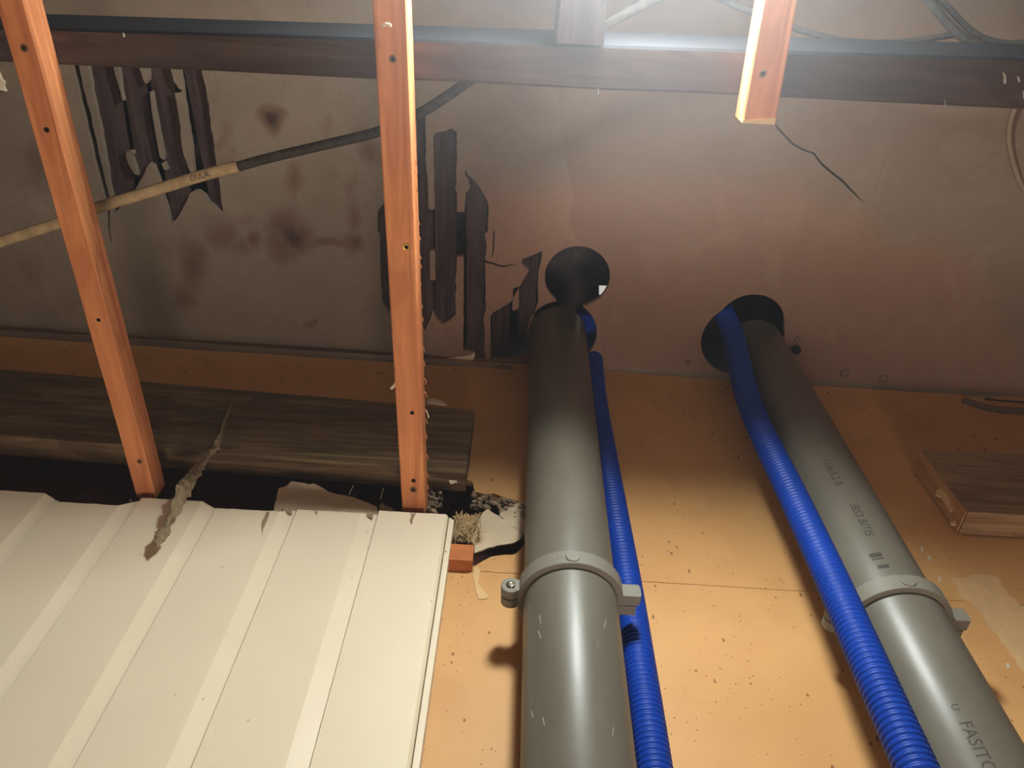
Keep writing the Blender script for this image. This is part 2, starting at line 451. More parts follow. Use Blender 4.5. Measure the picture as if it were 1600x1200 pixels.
outer = [(XL, YF), (XR, YF), (XR, YW), (XL, YW)]
gx = np.arange(-1.2, 1.16, 0.0075); gy = np.arange(0.0, 0.762, 0.0075)
rng_ = np.random.default_rng(3)
grid = [(x + j[0] * 0.002, y + j[1] * 0.002) for (x, y), j in zip(((x, y) for x in gx for y in gy), rng_.uniform(-1, 1, (len(gx) * len(gy), 2)))]
V, Fc, (px_, py_) = sheet([outer] + loops + [holeL, holeR], lambda x, y: (x, y, ceil_z(x)), (0, 0, 0.011), grid)
ceiling = mk('ceiling', V, Fc, M['ceiling'], kind='structure', loc=(0, 0, CZ + CEIL0))
ceiling['label'] = 'old stained plaster ceiling broken open to the laths'
# stains and paint layers (colour of the plaster itself), stored as point attributes
nv = len(ceiling.data.vertices)
co = np.empty(nv * 3); ceiling.data.vertices.foreach_get('co', co); co = co.reshape(-1, 3) + np.array(BASE[ceiling.name])
PU, PV = proj_np(co); vis = co[:, 1] > -0.02
stain = np.zeros(nv)
nz = np.array([noise.noise(Vector((c[0] * 14, c[1] * 14, 0))) + 0.5 * noise.noise(Vector((c[0] * 34, c[1] * 34, 5))) if v else 0 for c, v in zip(co, vis)])
nz2 = np.array([noise.noise(Vector((c[0] * 14 + 9, c[1] * 14, 3))) if v else 0 for c, v in zip(co, vis)])
for u, v, ru, rv, s in [(422, 187, 17, 22, 1.25), (437, 180, 12, 8, 0.8), (460, 280, 17, 30, 0.75), (455, 368, 30, 34, 1.15), (400, 376, 14, 14, 1.0), (342, 368, 26, 24, 0.8), (372, 388, 20, 12, 0.7),
                        (300, 420, 22, 40, 0.85), (285, 462, 24, 18, 0.7), (310, 400, 14, 20, 0.5), (505, 381, 36, 7, 0.9), (545, 378, 20, 13, 1.0), (548, 335, 16, 40, 0.7), (540, 300, 14, 24, 0.55), (575, 232, 15, 36, 0.7), (590, 245, 10, 40, 0.5),
                        (352, 215, 9, 40, 0.55), (365, 255, 16, 22, 0.5), (330, 140, 10, 40, 0.35), (520, 195, 12, 26, 0.4), (515, 270, 10, 24, 0.35), (380, 345, 30, 16, 0.55), (490, 512, 14, 8, 0.7), (500, 505, 6, 5, 0.8),
                        (60, 250, 30, 70, 0.45), (40, 420, 60, 50, 0.35), (120, 440, 26, 40, 0.25), (410, 430, 60, 16, 0.25), (1245, 548, 10, 10, 0.6), (600, 140, 16, 60, 0.3)]:
    d = ((PU + nz * 16 - u) / ru) ** 2 + ((PV + nz2 * 16 - v) / rv) ** 2
    stain = np.maximum(stain, s * np.exp(-d * 0.8))
stain += 0.12 * np.clip(nz, 0, 1)
def soft_poly(poly, soft):
    ins = inside_evenodd(PU + nz * 18, PV + nz2 * 18, [poly])
    best = np.full(nv, 1e9)
    for i in range(len(poly)):
        a = np.array(poly[i]); b = np.array(poly[(i + 1) % len(poly)]); ab = b - a
        q = np.stack([PU + nz * 18, PV + nz2 * 18], -1) - a; tt = np.clip((q @ ab) / (ab @ ab), 0, 1)
        best = np.minimum(best, np.linalg.norm(q - tt[:, None] * ab, axis=1))
    return np.clip(0.5 + np.where(ins, best, -best) / (2 * soft), 0, 1)
pink = soft_poly([(700, 300), (890, 285), (1000, 285), (1150, 270), (1260, 285), (1330, 330), (1400, 375), (1500, 390), (1560, 470), (1640, 640), (700, 640), (660, 480)], 45)
# right of a ragged line the finish coat has come away
lx = np.interp(PV, [100, 140, 200, 250, 280, 312, 345, 372, 384, 420, 500], [868, 871, 876, 884, 891, 897, 889, 902, 912, 925, 940])
layer = np.where(vis, (PU + nz2 * 5 - lx) * 0.001, 0.5)
for nm, arr in (('stain', stain), ('pink', np.where(vis, pink, 0)), ('layer', layer)):
    ceiling.data.attributes.new(nm, 'FLOAT', 'POINT').data.foreach_set('value', arr.astype(np.float32))

# ---- laths above the plaster: one part each
def lath(u1, v1, u2, v2, w, tilt=0.0):
    a = onC(u1, v1); b = onC(u2, v2); t = (b - a).normalized(); s = Vector((t.y, -t.x, 0)) * w / 2
    z = Vector((0, 0, 0.012)); h = Vector((0, 0, 0.007)); k = Vector((0, 0, tilt))
    a = a - t * 0.06; b = b + t * 0.01
    return MB().hexa([a - s + z, a + s + z + k, b + s + z + k, b - s + z], [a - s + z + h, a + s + z + h + k, b + s + z + h + k, b - s + z + h]).build('lath', M['lath'], ceiling)
for u1, v1, u2, v2, w, ti in [(905, 330, 900, 404, 0.011, 0.0), (149, 60, 190, 330, 0.046, 0.002), (192, 60, 236, 320, 0.038, 0.0), (238, 60, 282, 350, 0.040, 0.003), (292, 60, 346, 340, 0.040, 0.0),
                              (578, 200, 600, 540, 0.034, 0.0), (618, 180, 622, 540, 0.036, 0.0), (655, 150, 664, 545, 0.036, 0.003), (695, 170, 696, 540, 0.040, 0.0), (744, 240, 743, 563, 0.037, 0.0), (784, 420, 781, 563, 0.034, 0.0), (827, 370, 822, 520, 0.036, 0.0)]:
    lath(u1, v1, u2, v2, w, ti)
# loft space closing over the ceiling, with one open slit to the daylight
zl = CZ + 1.60
sl = [onZ(u, v, 1.60) for u, v in ((936, 446), (966, 447), (966, 468), (936, 466))]
V, Fc, _ = sheet([[(XL, YF), (XR, YF), (XR, YW + 0.25), (XL, YW + 0.25)], [(p.x, p.y) for p in sl]], lambda x, y: (x, y, zl), (0, 0, 0.02))
b = MB(); b.add(V, Fc)
b.box(XL, XR, YW + 0.25, YW + 0.27, CZ + 1.30, zl + 0.02); b.box(XL - .02, XL, YF, YW + 0.27, CZ + 1.2, zl + 0.02); b.box(XR, XR + .02, YF, YW + 0.27, CZ + 1.2, zl + 0.02); b.box(XL, XR, YF - .02, YF, CZ + 1.2, zl + .02)
b.build('loft_boards', M['void'], ceiling)

# ---- the tan wall: backing with two boards meeting at a thin seam, and a broken-out hole
def seam_z(x): return CZ + 0.7816 - 0.0075 * x
holeW = [(-260, 640), (300, 690), (600, 715), (738, 752), (742, 768), (756, 772), (772, 771), (790, 778), (806, 782), (822, 788), (838, 800), (838, 836), (818, 851), (806, 865), (800, 867), (777, 868), (757, 875), (742, 884), (700, 884), (500, 872), (-260, 840)]
hw = [(onY(u, v, YW).x, onY(u, v, YW).z) for u, v in rough(holeW, 9, 1.6, 5)]
wall = mk('wall_back', [(XL, YW + 0.14, 0), (XR, YW + 0.14, 0), (XR, YW + 0.14, CZ + 1.45), (XL, YW + 0.14, CZ + 1.45)], [(0, 1, 2, 3)], M['cavity'], kind='structure', loc=(0, YW, 0))
wall['label'] = 'tan wall with a broken-out hole under the left timber'
xs = np.linspace(XL, XR, 30)
up_loop = [(XL, ceil_z(XL) + .002)] + [(x, seam_z(x) + 0.0005) for x in xs] + [(XR, ceil_z(XR) + .002)]
V, Fc, _ = sheet([up_loop, hw], lambda x, y: (x, YW, y), (0, 0.012, 0))
mk('wall_board', V, Fc, M['wall'], wall)
lo_loop = [(x, seam_z(x) - 0.0005) for x in xs] + [(XR, 0), (XL, 0)]
V, Fc, _ = sheet([lo_loop], lambda x, y: (x, YW, y), (0, 0.012, 0))
mk('wall_board', V, Fc, M['wall'], wall)
# closing strips so that the cavity is dark all round
b = MB(); b.box(XL, XR, YW + 0.012, YW + 0.14, CZ + 0.66, CZ + 0.67); b.box(XL, XR, YW + .012, YW + .14, CZ + 1.2, CZ + 1.21)
b.build('cavity_ledge', M['cavity'], wall)
# bare patches where the paint has flaked
for px, sd in (([(1485, 905), (1530, 896), (1560, 900), (1575, 930), (1600, 948), (1640, 960), (1640, 1080), (1600, 1050), (1570, 1010), (1550, 985), (1535, 960), (1500, 930)], 1),
               ([(741, 886), (748, 884), (749, 900), (748, 912), (756, 922), (764, 932), (760, 936), (748, 936), (744, 925), (740, 905)], 3)):
    V, Fc = plate(px, lambda u, v: onY(u, v, YW - 0.0012), (0, 0.0014, 0), 8, 2.5, sd)
    mk('bare_patch', V, Fc, M['bare'], wall)
for u, v in ((1452, 872), (1440, 858), (1468, 905), (1462, 1003), (1575, 1040)):
    V, Fc = plate([(u - 3, v - 4), (u + 2, v - 4), (u + 3, v + 3), (u - 1, v + 5)], lambda a, b_: onY(a, b_, YW - 0.001), (0, 0.0014, 0), 3, 0.6, int(u))
    mk('paint_chip', V, Fc, M['white'], wall)

# ---- plaster fillets along the corner of wall and ceiling
def fillet(name, x0, x1, r, drop, mat, lab, amp=0.002, n=60):
    vs = []; fs = []; k = 7
    for i in range(n + 1):
        x = x0 + (x1 - x0) * i / n
        e = 0.55 + 0.45 * min(1, 6 * min(i, n - i) / n)
        for j in range(k):
            w = PI / 2 * j / (k - 1)
            a = (r + amp * noise.noise(Vector((x * 9, j * 0.6, r * 50)))) * e
            vs.append(Vector((x, YW + .001 - a * (1 - math.sin(w)) , ceil_z(x) - drop + .001 - a * (1 - math.cos(w)))))
        vs.append(Vector((x, YW + .002, ceil_z(x) - drop + .002)))
    m = k + 1
    for i in range(n):
        for j in range(m):
            j2 = (j + 1) % m
            fs.append((i * m + j, i * m + j2, (i + 1) * m + j2, (i + 1) * m + j))
    fs.append(tuple(range(m))); fs.append(tuple(n * m + j for j in range(m))[::-1])
    o = mk(name, vs, fs, mat, smooth=True, kind='structure'); o['label'] = lab; return o
fillet('trim_1', 0.16, 0.93, 0.015, 0.0, M['ceiling'], 'rounded plaster fillet in the right corner of wall and ceiling')
fillet('trim_2', -1.6, 0.0, 0.012, 0.022, M['ceiling'], 'low plaster lip under the left ceiling gap', 0.004)
# slot in the plaster at far right: two lips around a dark gap
t3 = MB()
def lip(pts, r, y):
    P = [onY(u, v, y) for u, v in pts]; t3.tube(spline(P, 6), [r * .3] + [r] * (6 * (len(P) - 1) - 1) + [r], 12, True)
lip([(1470, 612), (1528, 620), (1552, 619), (1590, 620), (1660, 624)], 0.010, YW + .0045); lip([(1500, 630), (1530, 640), (1560, 646), (1600, 648), (1660, 652)], 0.014, YW + .007)
t3.build('trim_3', M['ceiling'], smooth=True, kind='structure')['label'] = 'two plaster lips around a dark slot at the far right'
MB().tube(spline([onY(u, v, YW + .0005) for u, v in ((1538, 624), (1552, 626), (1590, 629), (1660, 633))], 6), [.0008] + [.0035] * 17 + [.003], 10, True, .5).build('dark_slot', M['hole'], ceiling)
for u, v, a in ((1320, 583, 9), (1380, 591, 8), (1075, 566, 5), (1246, 530, 6)):
    c = onC(u, v); b = MB(); b.lathe(c, (0, 0, -1), [(0, 0.001 * a), (0.003, 0.0009 * a), (0.005, 0.0005 * a), (0.006, 0.0001 * a)], 12)
    b.build('plaster_lump', M['ceiling'], ceiling, smooth=True)

# ---- rest of the room, outside the frame
for nm, a in (('floor', [(XL, YF, 0), (XR, YF, 0), (XR, YW, 0), (XL, YW, 0)]),):
    mk(nm, a, [(0, 1, 2, 3)], M['floor'], kind='structure')
for nm, x in (('wall_left', XL), ('wall_right', XR)):
    mk(nm, [(x, YF, 0), (x, YW + .2, 0), (x, YW + .2, CZ + 1.45), (x, YF, CZ + 1.45)], [(0, 1, 2, 3)], M['roomwall'], kind='structure')
mk('wall_front', [(XL, YF, 0), (XR, YF, 0), (XR, YF, CZ + 1.45), (XL, YF, CZ + 1.45)], [(0, 1, 2, 3)], M['roomwall'], kind='structure')

# ================================================================== LARGE THINGS
# ---- dark beam across the room, with a short block on its near face
BZ = 0.907
pf0 = onZ(300, 50.5, BZ); pf1 = onZ(1500, 88, BZ); pb0 = onZ(300, 110.5, BZ); pb1 = onZ(1500, 166, BZ)
def ext(a, b, x): return a.lerp(b, (x - a.x) / (b.x - a.x))
X0, X1 = -1.75, 1.75
btop = CZ + 1.035
n = 40; b = MB(); vs = []
for i in range(n + 1):
    x = X0 + (X1 - X0) * i / n
    f_, k_ = ext(pf0, pf1, x), ext(pb0, pb1, x); w = 0.0015 * noise.noise(Vector((x * 7, 0, 0)))
    vs += [(x, f_.y, CZ + BZ + .002), (x, f_.y + .003, CZ + BZ), (x, k_.y - .003 + w, CZ + BZ), (x, k_.y + w, CZ + BZ + .003), (x, k_.y, btop), (x, f_.y, btop)]
fs = [tuple(range(6)), tuple(n * 6 + j for j in range(6))[::-1]]
for i in range(n):
    for j in range(6): fs.append((i * 6 + j, i * 6 + (j + 1) % 6, (i + 1) * 6 + (j + 1) % 6, (i + 1) * 6 + j))
beam = thing('ceiling_beam', 'long dark brown timber beam crossing the whole top of the picture', 'beam', (0, 0.13, CZ + BZ))
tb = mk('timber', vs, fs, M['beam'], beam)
tb.data.materials.append(M['beam_side'])          # shade painted into the near upright face and chamfer
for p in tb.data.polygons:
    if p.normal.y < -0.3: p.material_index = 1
for u, v, w, h in ((1570, 122, 5, 14), (1592, 124, 4, 7), (1600, 148, 4, 10), (1477, 162, 2, 9), (935, 142, 2, 8), (193, 55, 3, 5)):
    w *= .55; h *= .7
    V, Fc = plate([(u - w, v - h), (u + w * .2, v - h * .6), (u + w, v + h * .7), (u - w * .2, v + h)], lambda a, b_: onZ(a, b_, BZ - 0.0012), (0, 0, 0.0014), 4, 0.8, u)
    mk('splinter', V, Fc, M['scuff'], beam)
g0 = onZ(869, 70, BZ); g1 = onZ(943, 70, BZ); yb = ext(pf0, pf1, 0.06).y
b = MB(); x0, x1 = g0.x, g1.x
b.hexa([(x0 + .004, 0.0, CZ + BZ - .004), (x1 - .004, 0.0, CZ + BZ - .004), (x1, yb - .0005, CZ + BZ - .004), (x0, yb - .0005, CZ + BZ - .004)], [(x0 + .004, 0.0, btop + .03), (x1 - .004, 0.0, btop + .03), (x1, yb - .0005, btop + .03), (x0, yb - .0005, btop + .03)])
b.build('timber_block', M['block'], label='dark timber block fixed to the near face of the ceiling beam', cat='block')

# ---- three orange battens under the beam
def screw(parent, p, nrm, r, mat):
    nrm = Vector(nrm).normalized()
    b = MB().lathe(p, nrm, [(-0.0006, r), (0.0005, r), (0.0009, r * 0.85), (0.0007, r * 0.45), (-0.0004, r * 0.35)], 16, (True, True))
    s = b.build('screw', mat, parent, smooth=False)
    MB().lathe(Vector(p) - nrm * 0.0003, nrm, [(0, r * 0.58), (0.00105, r * 0.55)], 8).build('screw_recess', M['hole'], s)
    return s
HB = 0.872
def batten(l0, l1, r0_, r1_, yend0, yend1, label, h=0.035, seed=0):
    """lower face given by its left and right arris in pixels"""
    a0, a1 = onZ(*l0, HB), onZ(*l1, HB); c0, c1 = onZ(*r0_, HB), onZ(*r1_, HB)
    def at(p, q, y): t = (y - p.y) / (q.y - p.y); return p.lerp(q, t)
    n = 26; vs = []; fs = []; m = 8; ch = 0.0018
    for i in range(n + 1):
        y = yend0 + (yend1 - yend0) * i / n
        L, R = at(a0, a1, y), at(c0, c1, y)
        w = 0.0008 * noise.noise(Vector((seed, y * 9, 0)))
        xl, xr, z = L.x + w, R.x + w, CZ + HB
        vs += [(xl + ch, y, z), (xr - ch, y, z), (xr, y, z + ch), (xr, y, z + h - ch), (xr - ch, y, z + h), (xl + ch, y, z + h), (xl, y, z + h - ch), (xl, y, z + ch)]
    for i in range(n):
        for j in range(m): fs.append((i * m + j, i * m + (j + 1) % m, (i + 1) * m + (j + 1) % m, (i + 1) * m + j))
    fs.append(tuple(range(m))); fs.append(tuple(n * m + j for j in range(m))[::-1])
    t = thing('timber_batten', label, 'batten', ((a0.x + a1.x) / 2, (yend0 + yend1) / 2, CZ + HB), 'orange battens under the beam')
    mk('batten_body', vs, fs, M['batten'], t)
    return t
def bpt(u, v): return onZ(u, v, HB - 0.0002)
t = batten((5, 47), (204, 745), (37, 0), (235, 745), -0.75, YW - 0.02, 'leftmost orange batten, its lower end over the third white board')
for u, v, r in ((38, 75, .0042), (73, 203, .0030), (154, 500, .0025), (218, 721, .0034)): screw(t, bpt(u, v), (0, 0, -1), r, M['hole'] if r < .0032 else M['rust'])
b = MB()
t = batten((581, 0), (628, 790), (636, 0), (664, 790), -0.75, YW - 0.012, 'middle orange batten reaching the top of the last white board', seed=4)
for u, v, r, mt in ((614, 92, .0042, 'rust'), (607, 38, .0026, 'rust'), (635, 386, .0048, 'brass'), (646, 765, .0052, 'rust'), (646, 751, .0032, 'hole'), (644, 645, .0028, 'hole')):
    screw(t, bpt(u, v), (0, 0, -1), r, M[mt])
def sliver(parent, pts, plane, r, name='splinter', mat='white'):
    P = [plane(u, v) for u, v in pts]
    return MB().tube(spline(P, 4), [r * 0.4] + [r] * (4 * (len(P) - 1) - 1) + [r * 0.2], 6).build(name, M[mat], parent)
sliver(t, [(623, 592), (618, 600), (610, 608)], lambda u, v: onZ(u, v, HB + .012), 0.0022)
sliver(t, [(597, 41), (604, 38), (612, 41)], lambda u, v: onZ(u, v, HB - .001), 0.002)
sliver(t, [(665, 640), (668, 646), (670, 654)], lambda u, v: onZ(u, v, HB + .004), 0.0008)
for k in range(22):
    v = 250 + 24 * k + random.uniform(-8, 8); u = np.interp(v, [0, 300, 600, 790], [636, 651, 664, 668])
    sliver(t, [(u - 1, v), (u + random.uniform(0, 3), v + 5), (u + random.uniform(0, 4), v + 10)], lambda a, b_: onZ(a, b_, HB + .0004), 0.0005, 'splinter', 'batten')
e = onZ(1157, 191, HB).y
t = batten((1193, 0), (1159, 191), (1247, 0), (1213, 187), -0.75, e, 'short orange batten at upper right ending in mid air past the beam', seed=8)
screw(t, bpt(1192, 115), (0, 0, -1), .0040, M['rust'])
# pale sawn end rim
pL, pR = onZ(1160, 190.5, HB - .0006), onZ(1212, 187, HB - .0006)
MB().hexa([pL + Vector((0, -.0016, 0)), pR + Vector((0, -.0016, 0)), Vector((pR.x, e + .0006, pR.z)), Vector((pL.x, e + .0006, pL.z))],
          [Vector((pL.x, pL.y - .0016, pL.z + .034)), Vector((pR.x, pR.y - .0016, pR.z + .034)), Vector((pR.x, e + .0006, pR.z + .034)), Vector((pL.x, e + .0006, pL.z + .034))]).build('sawn_end', M['bare'], t)

# ---- weathered timbers on the wall
def timber(name, corners, y_front, y_back, label, seed, xfar, mat):
    """corners: front face pixels (near end top, near end bottom, far end top, far end bottom)"""
    a, b_, c, d = [onY(u, v, y_front) for u, v in corners]
    n = 36; vs = []; m = 8; ch = 0.002
    for i in range(n + 1):
        f_ = i / n; x = a.x + (xfar - a.x) * f_
        zt = a.z + (c.z - a.z) * (x - a.x) / (c.x - a.x); zb = b_.z + (d.z - b_.z) * (x - b_.x) / (d.x - b_.x)
        wz = 0.0014 * noise.noise(Vector((x * 8, seed, 0))); wy = 0.001 * noise.noise(Vector((x * 11, seed, 4)))
        xe = x + (0.001 * noise.noise(Vector((seed, 3, 1))) if i == 0 else 0)
        vs += [(xe, y_front + wy, zb + ch + wz), (xe, y_front + wy, zt - ch), (xe, y_front + ch, zt), (xe, y_back, zt), (xe, y_back, zb), (xe, y_back - ch, zb), (xe, y_front + 2 * ch + wy, zb + wz), (xe, y_front + ch + wy, zb + .0007 + wz)]
    fs = [tuple(range(m)), tuple(n * m + j for j in range(m))[::-1]]
    for i in range(n):
        for j in range(m): fs.append((i * m + j, i * m + (j + 1) % m, (i + 1) * m + (j + 1) % m, (i + 1) * m + j))
    t = thing(name, label, 'timber', (a.x, y_back, b_.z))
    mk('timber_body', vs, fs, mat, t)
    return t
tl = timber('wall_timber', [(741, 640), (738, 739), (0, 576), (0, 681)], 0.727, YW - 0.0005, 'long weathered grey-brown timber along the wall above the white boards', 2, -1.9, M['timber'])
for u, v, w, h in ((703, 738, 4, 3), (706, 752, 5, 4), (712, 748, 3, 6), (721, 747, 1.5, 1.5)):
    V, Fc = plate([(u - w, v - h), (u + w, v - h * .4), (u + w * .6, v + h), (u - w * .5, v + h)], lambda a, b_: onZ(a, b_, 0.9510) if False else onY(a, b_, 0.744), (0, 0.004, 0.004), 3, 0.8, int(u * 3 + v))
    mk('plaster_speck', V, Fc, M['white'], tl)
tr = timber('wall_timber', [(1440, 702), (1493, 800), (1640, 712), (1640, 808)], 0.720, YW - 0.004, 'short weathered brown timber with a sawn end lightened as if lit at the right edge', 5, 1.5, M['timber2'])
ec = [onY(u, v, 0.7205) for u, v in ((1440.5, 703), (1493, 799))]; xe_ = ec[0].x - .0016
b = MB(); zt_, zb_ = ec[0].z - .001, ec[1].z + .0005
b.hexa([(xe_, .7215, zb_), (xe_ + .004, .7215, zb_), (xe_ + .004, YW - .005, zb_ + .001), (xe_, YW - .005, zb_ + .001)], [(xe_ - .001, .7215, zt_), (xe_ + .004, .7215, zt_), (xe_ + .004, YW - .005, zt_), (xe_ - .001, YW - .005, zt_)])
b.build('sawn_end', M['sawn'], tr, label='sawn end with lit tone painted in')
kn = [(1490, 736, 4), (1585, 748, 7), (1596, 778, 5), (1493, 756, 3)]
for u, v, r in kn:
    c = onY(u, v, 0.7195); MB().lathe(c, (0, -1, 0), [(0, r * .0009), (0.0004, r * .0007), (0.0002, r * .0002)], 12).build('knot', M['cavity'], tr)
for px, sd in (([(1463, 765), (1473, 764), (1482, 780), (1490, 796), (1484, 800), (1476, 786), (1470, 776), (1462, 772)], 4), ([(1484, 815), (1492, 813), (1494, 819), (1486, 820)], 9)):
    V, Fc = plate(px, lambda a, b_: onY(a, b_, 0.7188), (0, 0.002, 0), 4, 1.0, sd)
    mk('torn_edge', V, Fc, M['bare'], tr)

# ---- white boarding lower left
seams = [-0.7475, -0.6350, -0.5220, -0.4105, -0.2970, -0.1815, -0.0800]
pxtops = [(30, 768), (140, 787), (270, 780.5), (380, 796), (520, 799), (640, 800.5)]
pxst = [(80, 783), (200, 784), (325, 795), (445, 799), (583, 806), None]
clad = thing('wall_cladding', 'cream painted vertical boarding with recessed joints at lower left', 'cladding', (-0.4, YP, CZ - 0.3))
ZB = CZ - 0.6
for i in range(6):
    x0, x1 = seams[i] + 0.0006, seams[i + 1] - 0.0004
    z = onY(*pxtops[i], YP).z
    z2 = onY(*pxst[i], YP + 0.006).z if pxst[i] else z
    last = i == 5
    xs_ = [x0, x0 + .001, x1 - .0225, x1 - .003, x1] if not last else [x0, x0 + .001, x1 - .004, x1 - .001, x1]
    ys_ = [YP + .0012, YP, YP, YP + .0036, YP + .0042] if not last else [YP + .0012, YP, YP, YP + .003, YP + .006]
    zt = [z - .001, z, z, z2, z2]
    # dense run of the top edge gives it a slightly ragged saw cut
    prof = []
    for j in range(4):
        k = 12 if j == 1 else 3
        for q in range(k):
            f_ = q / k; x = xs_[j] + (xs_[j + 1] - xs_[j]) * f_; prof.append((x, ys_[j] + (ys_[j + 1] - ys_[j]) * f_, zt[j] + (zt[j + 1] - zt[j]) * f_ + random.uniform(-.0006, .0004)))
    prof.append((xs_[4], ys_[4], zt[4]))
    m = len(prof); vs = [(x, y, zz) for x, y, zz in prof] + [(x, y, ZB) for x, y, zz in prof] + [(x, YP + .010, zz) for x, y, zz in prof] + [(x, YP + .010, ZB) for x, y, zz in prof]
    fs = [(j, j + 1, m + j + 1, m + j) for j in range(m - 1)] + [(j, 2 * m + j, 2 * m + j + 1, j + 1) for j in range(m - 1)] + [(2 * m + j, 3 * m + j, 3 * m + j + 1, 2 * m + j + 1) for j in range(m - 1)]
    fs += [(0, m, 3 * m, 2 * m), (m - 1, 3 * m - 1, 4 * m - 1, 2 * m - 1)]
    mk('cladding_board', vs, fs, M['panel'], clad)
# edge trim at right with a nail
zt = onY(703, 812, YP).z
b = MB(); xa, xb = -0.0788, -0.0716
b.hexa([(xa, YP + .001, ZB), (xb, YP + .001, ZB), (xb, YP + .0215, ZB), (xa, YP + .0215, ZB)], [(xa, YP + .001, zt + .006), (xb, YP + .001, zt), (xb, YP + .0215, zt), (xa, YP + .0215, zt + .006)])
trim = b.build('edge_trim', M['panel'], clad)
c = onY(696.5, 862, YP + .001); MB().lathe(c + Vector((0, .0003, 0)), (0, -1, 0), [(0, .0011), (.0006, .0010), (.0008, .0003)], 10).build('nail', M['hole'], trim)
# dirt drips and torn nibs on the boards
for px, sd in (([(416, 800), (421, 800), (418, 812), (411, 826), (410, 840), (408.5, 826), (409, 817)], 1), ([(641, 802), (650, 802), (645, 812), (643, 820), (640, 814), (643, 806)], 2), ([(447, 797), (456, 797), (456, 803), (450, 802)], 3), ([(573, 801), (583, 802), (582, 810), (574, 807)], 4), ([(491, 799), (496, 799), (495, 805)], 6)):
    V, Fc = plate(px, lambda a, b_: onY(a, b_, YP - 0.0006), (0, 0.0008, 0), 4, 0.6, sd)
    mk('dirt_mark', V, Fc, M['plaster_dark'], clad)
for k in range(46):      # ragged torn fibres left along the sawn tops
    i = random.randrange(6); x = random.uniform(seams[i] + .002, seams[i + 1] - .03 if random.random() < .6 else seams[i + 1]); z = onY(*pxtops[i], YP).z
    if x > seams[i + 1] - .024 and pxst[i]: z = onY(*pxst[i], YP + .006).z
    r = random.uniform(.0006, .0018); h = random.uniform(.0015, .005)
    MB().add([(x - r, YP + .004, z - .001), (x + r, YP + .004, z - .001), (x + random.uniform(-r, r), YP + .002, z + h), (x, YP + .0075, z)], [(0, 1, 2), (1, 3, 2), (3, 0, 2)]).build('torn_fibre', M['plaster_dark'], clad)

# ---- red-orange furring end behind the boards
p0, p1 = onY(705, 848, YP + .0105), onY(741, 850, YP + .0105); q0 = onY(738, 876, YP + .0105)
b = MB(); xx = p1.x; zt, zb = p1.z, q0.z; yb_ = YW - 0.0005; yf = YP + .0105; ch = .0022
prof = [(yf, zb + .0008), (yf, zt - ch), (yf + ch, zt), (yb_, zt), (yb_, zb), (yf + .0008, zb)]
vs = []
for x in (-0.9, xx - ch, xx):
    for y, z in prof:
        s = 1 if x < xx else 0.93
        vs.append((x, yf + (yb_ - yf) / 2 + (y - yf - (yb_ - yf) / 2) * s, (zt + zb) / 2 + (z - (zt + zb) / 2) * s))
fs = [tuple(range(6)), tuple(12 + j for j in range(6))[::-1]]
for i in range(2):
    for j in range(6): fs.append((i * 6 + j, i * 6 + (j + 1) % 6, (i + 1) * 6 + (j + 1) % 6, (i + 1) * 6 + j))
mk('furring_strip', vs, fs, M['furring'], label='red-orange furring strip end poking out behind the white boards', cat='furring strip', loc=(xx, yb_, zb))

# ================================================================== PIPES
def cyl_text(parent, txt, px, py, r, ang, ztop, size, mat, squash=1.0):
    """printing that runs down the pipe, letters lying on the curved face"""
    cu = bpy.data.curves.new('t', 'FONT'); cu.body = txt; cu.size = size; cu.resolution_u = 3
    o = bpy.data.objects.new('t', cu); link(o)
    dg = bpy.context.evaluated_depsgraph_get(); me = bpy.data.meshes.new_from_object(o.evaluated_get(dg))
    bm = bmesh.new(); bm.from_mesh(me)
    bmesh.ops.triangulate(bm, faces=bm.faces)
    vs = [v.co.copy() for v in bm.verts]; fs = [tuple(v.index for v in f.verts) for f in bm.faces]; bm.free()
    bpy.data.objects.remove(o); bpy.data.curves.remove(cu); bpy.data.meshes.remove(me)
    out = []
    for v in vs:      # text x runs down the pipe, text y runs to the viewer's right
        a = ang + v.y * squash / r
        out.append((px + (r + .0003) * math.sin(a), py - (r + .0003) * math.cos(a), ztop - v.x))
    return mk('printed_text', out, fs, mat, parent)
def pipe(P, label):
    x, y = P; zt = ceil_z(x) - 0.004
    t = thing('drain_pipe', label, 'pipe', (x, y, CZ - 0.9), 'grey drain pipes')
    prof = [(0, PR), (zt - CZ + 0.9 - .003, PR), (zt - CZ + 0.9 - .0005, PR - .0012), (zt - CZ + 0.9, PR - .003), (zt - CZ + .9 - .05, PR - .0035)]
    MB().lathe((x, y, CZ - 0.9), (0, 0, 1), prof, 96, (True, True)).build('pipe_body', M['pipe'], t, smooth=True)
    return t
def ring_z(P, u, v): return onY(u, v, P[1] - PR - .004).z
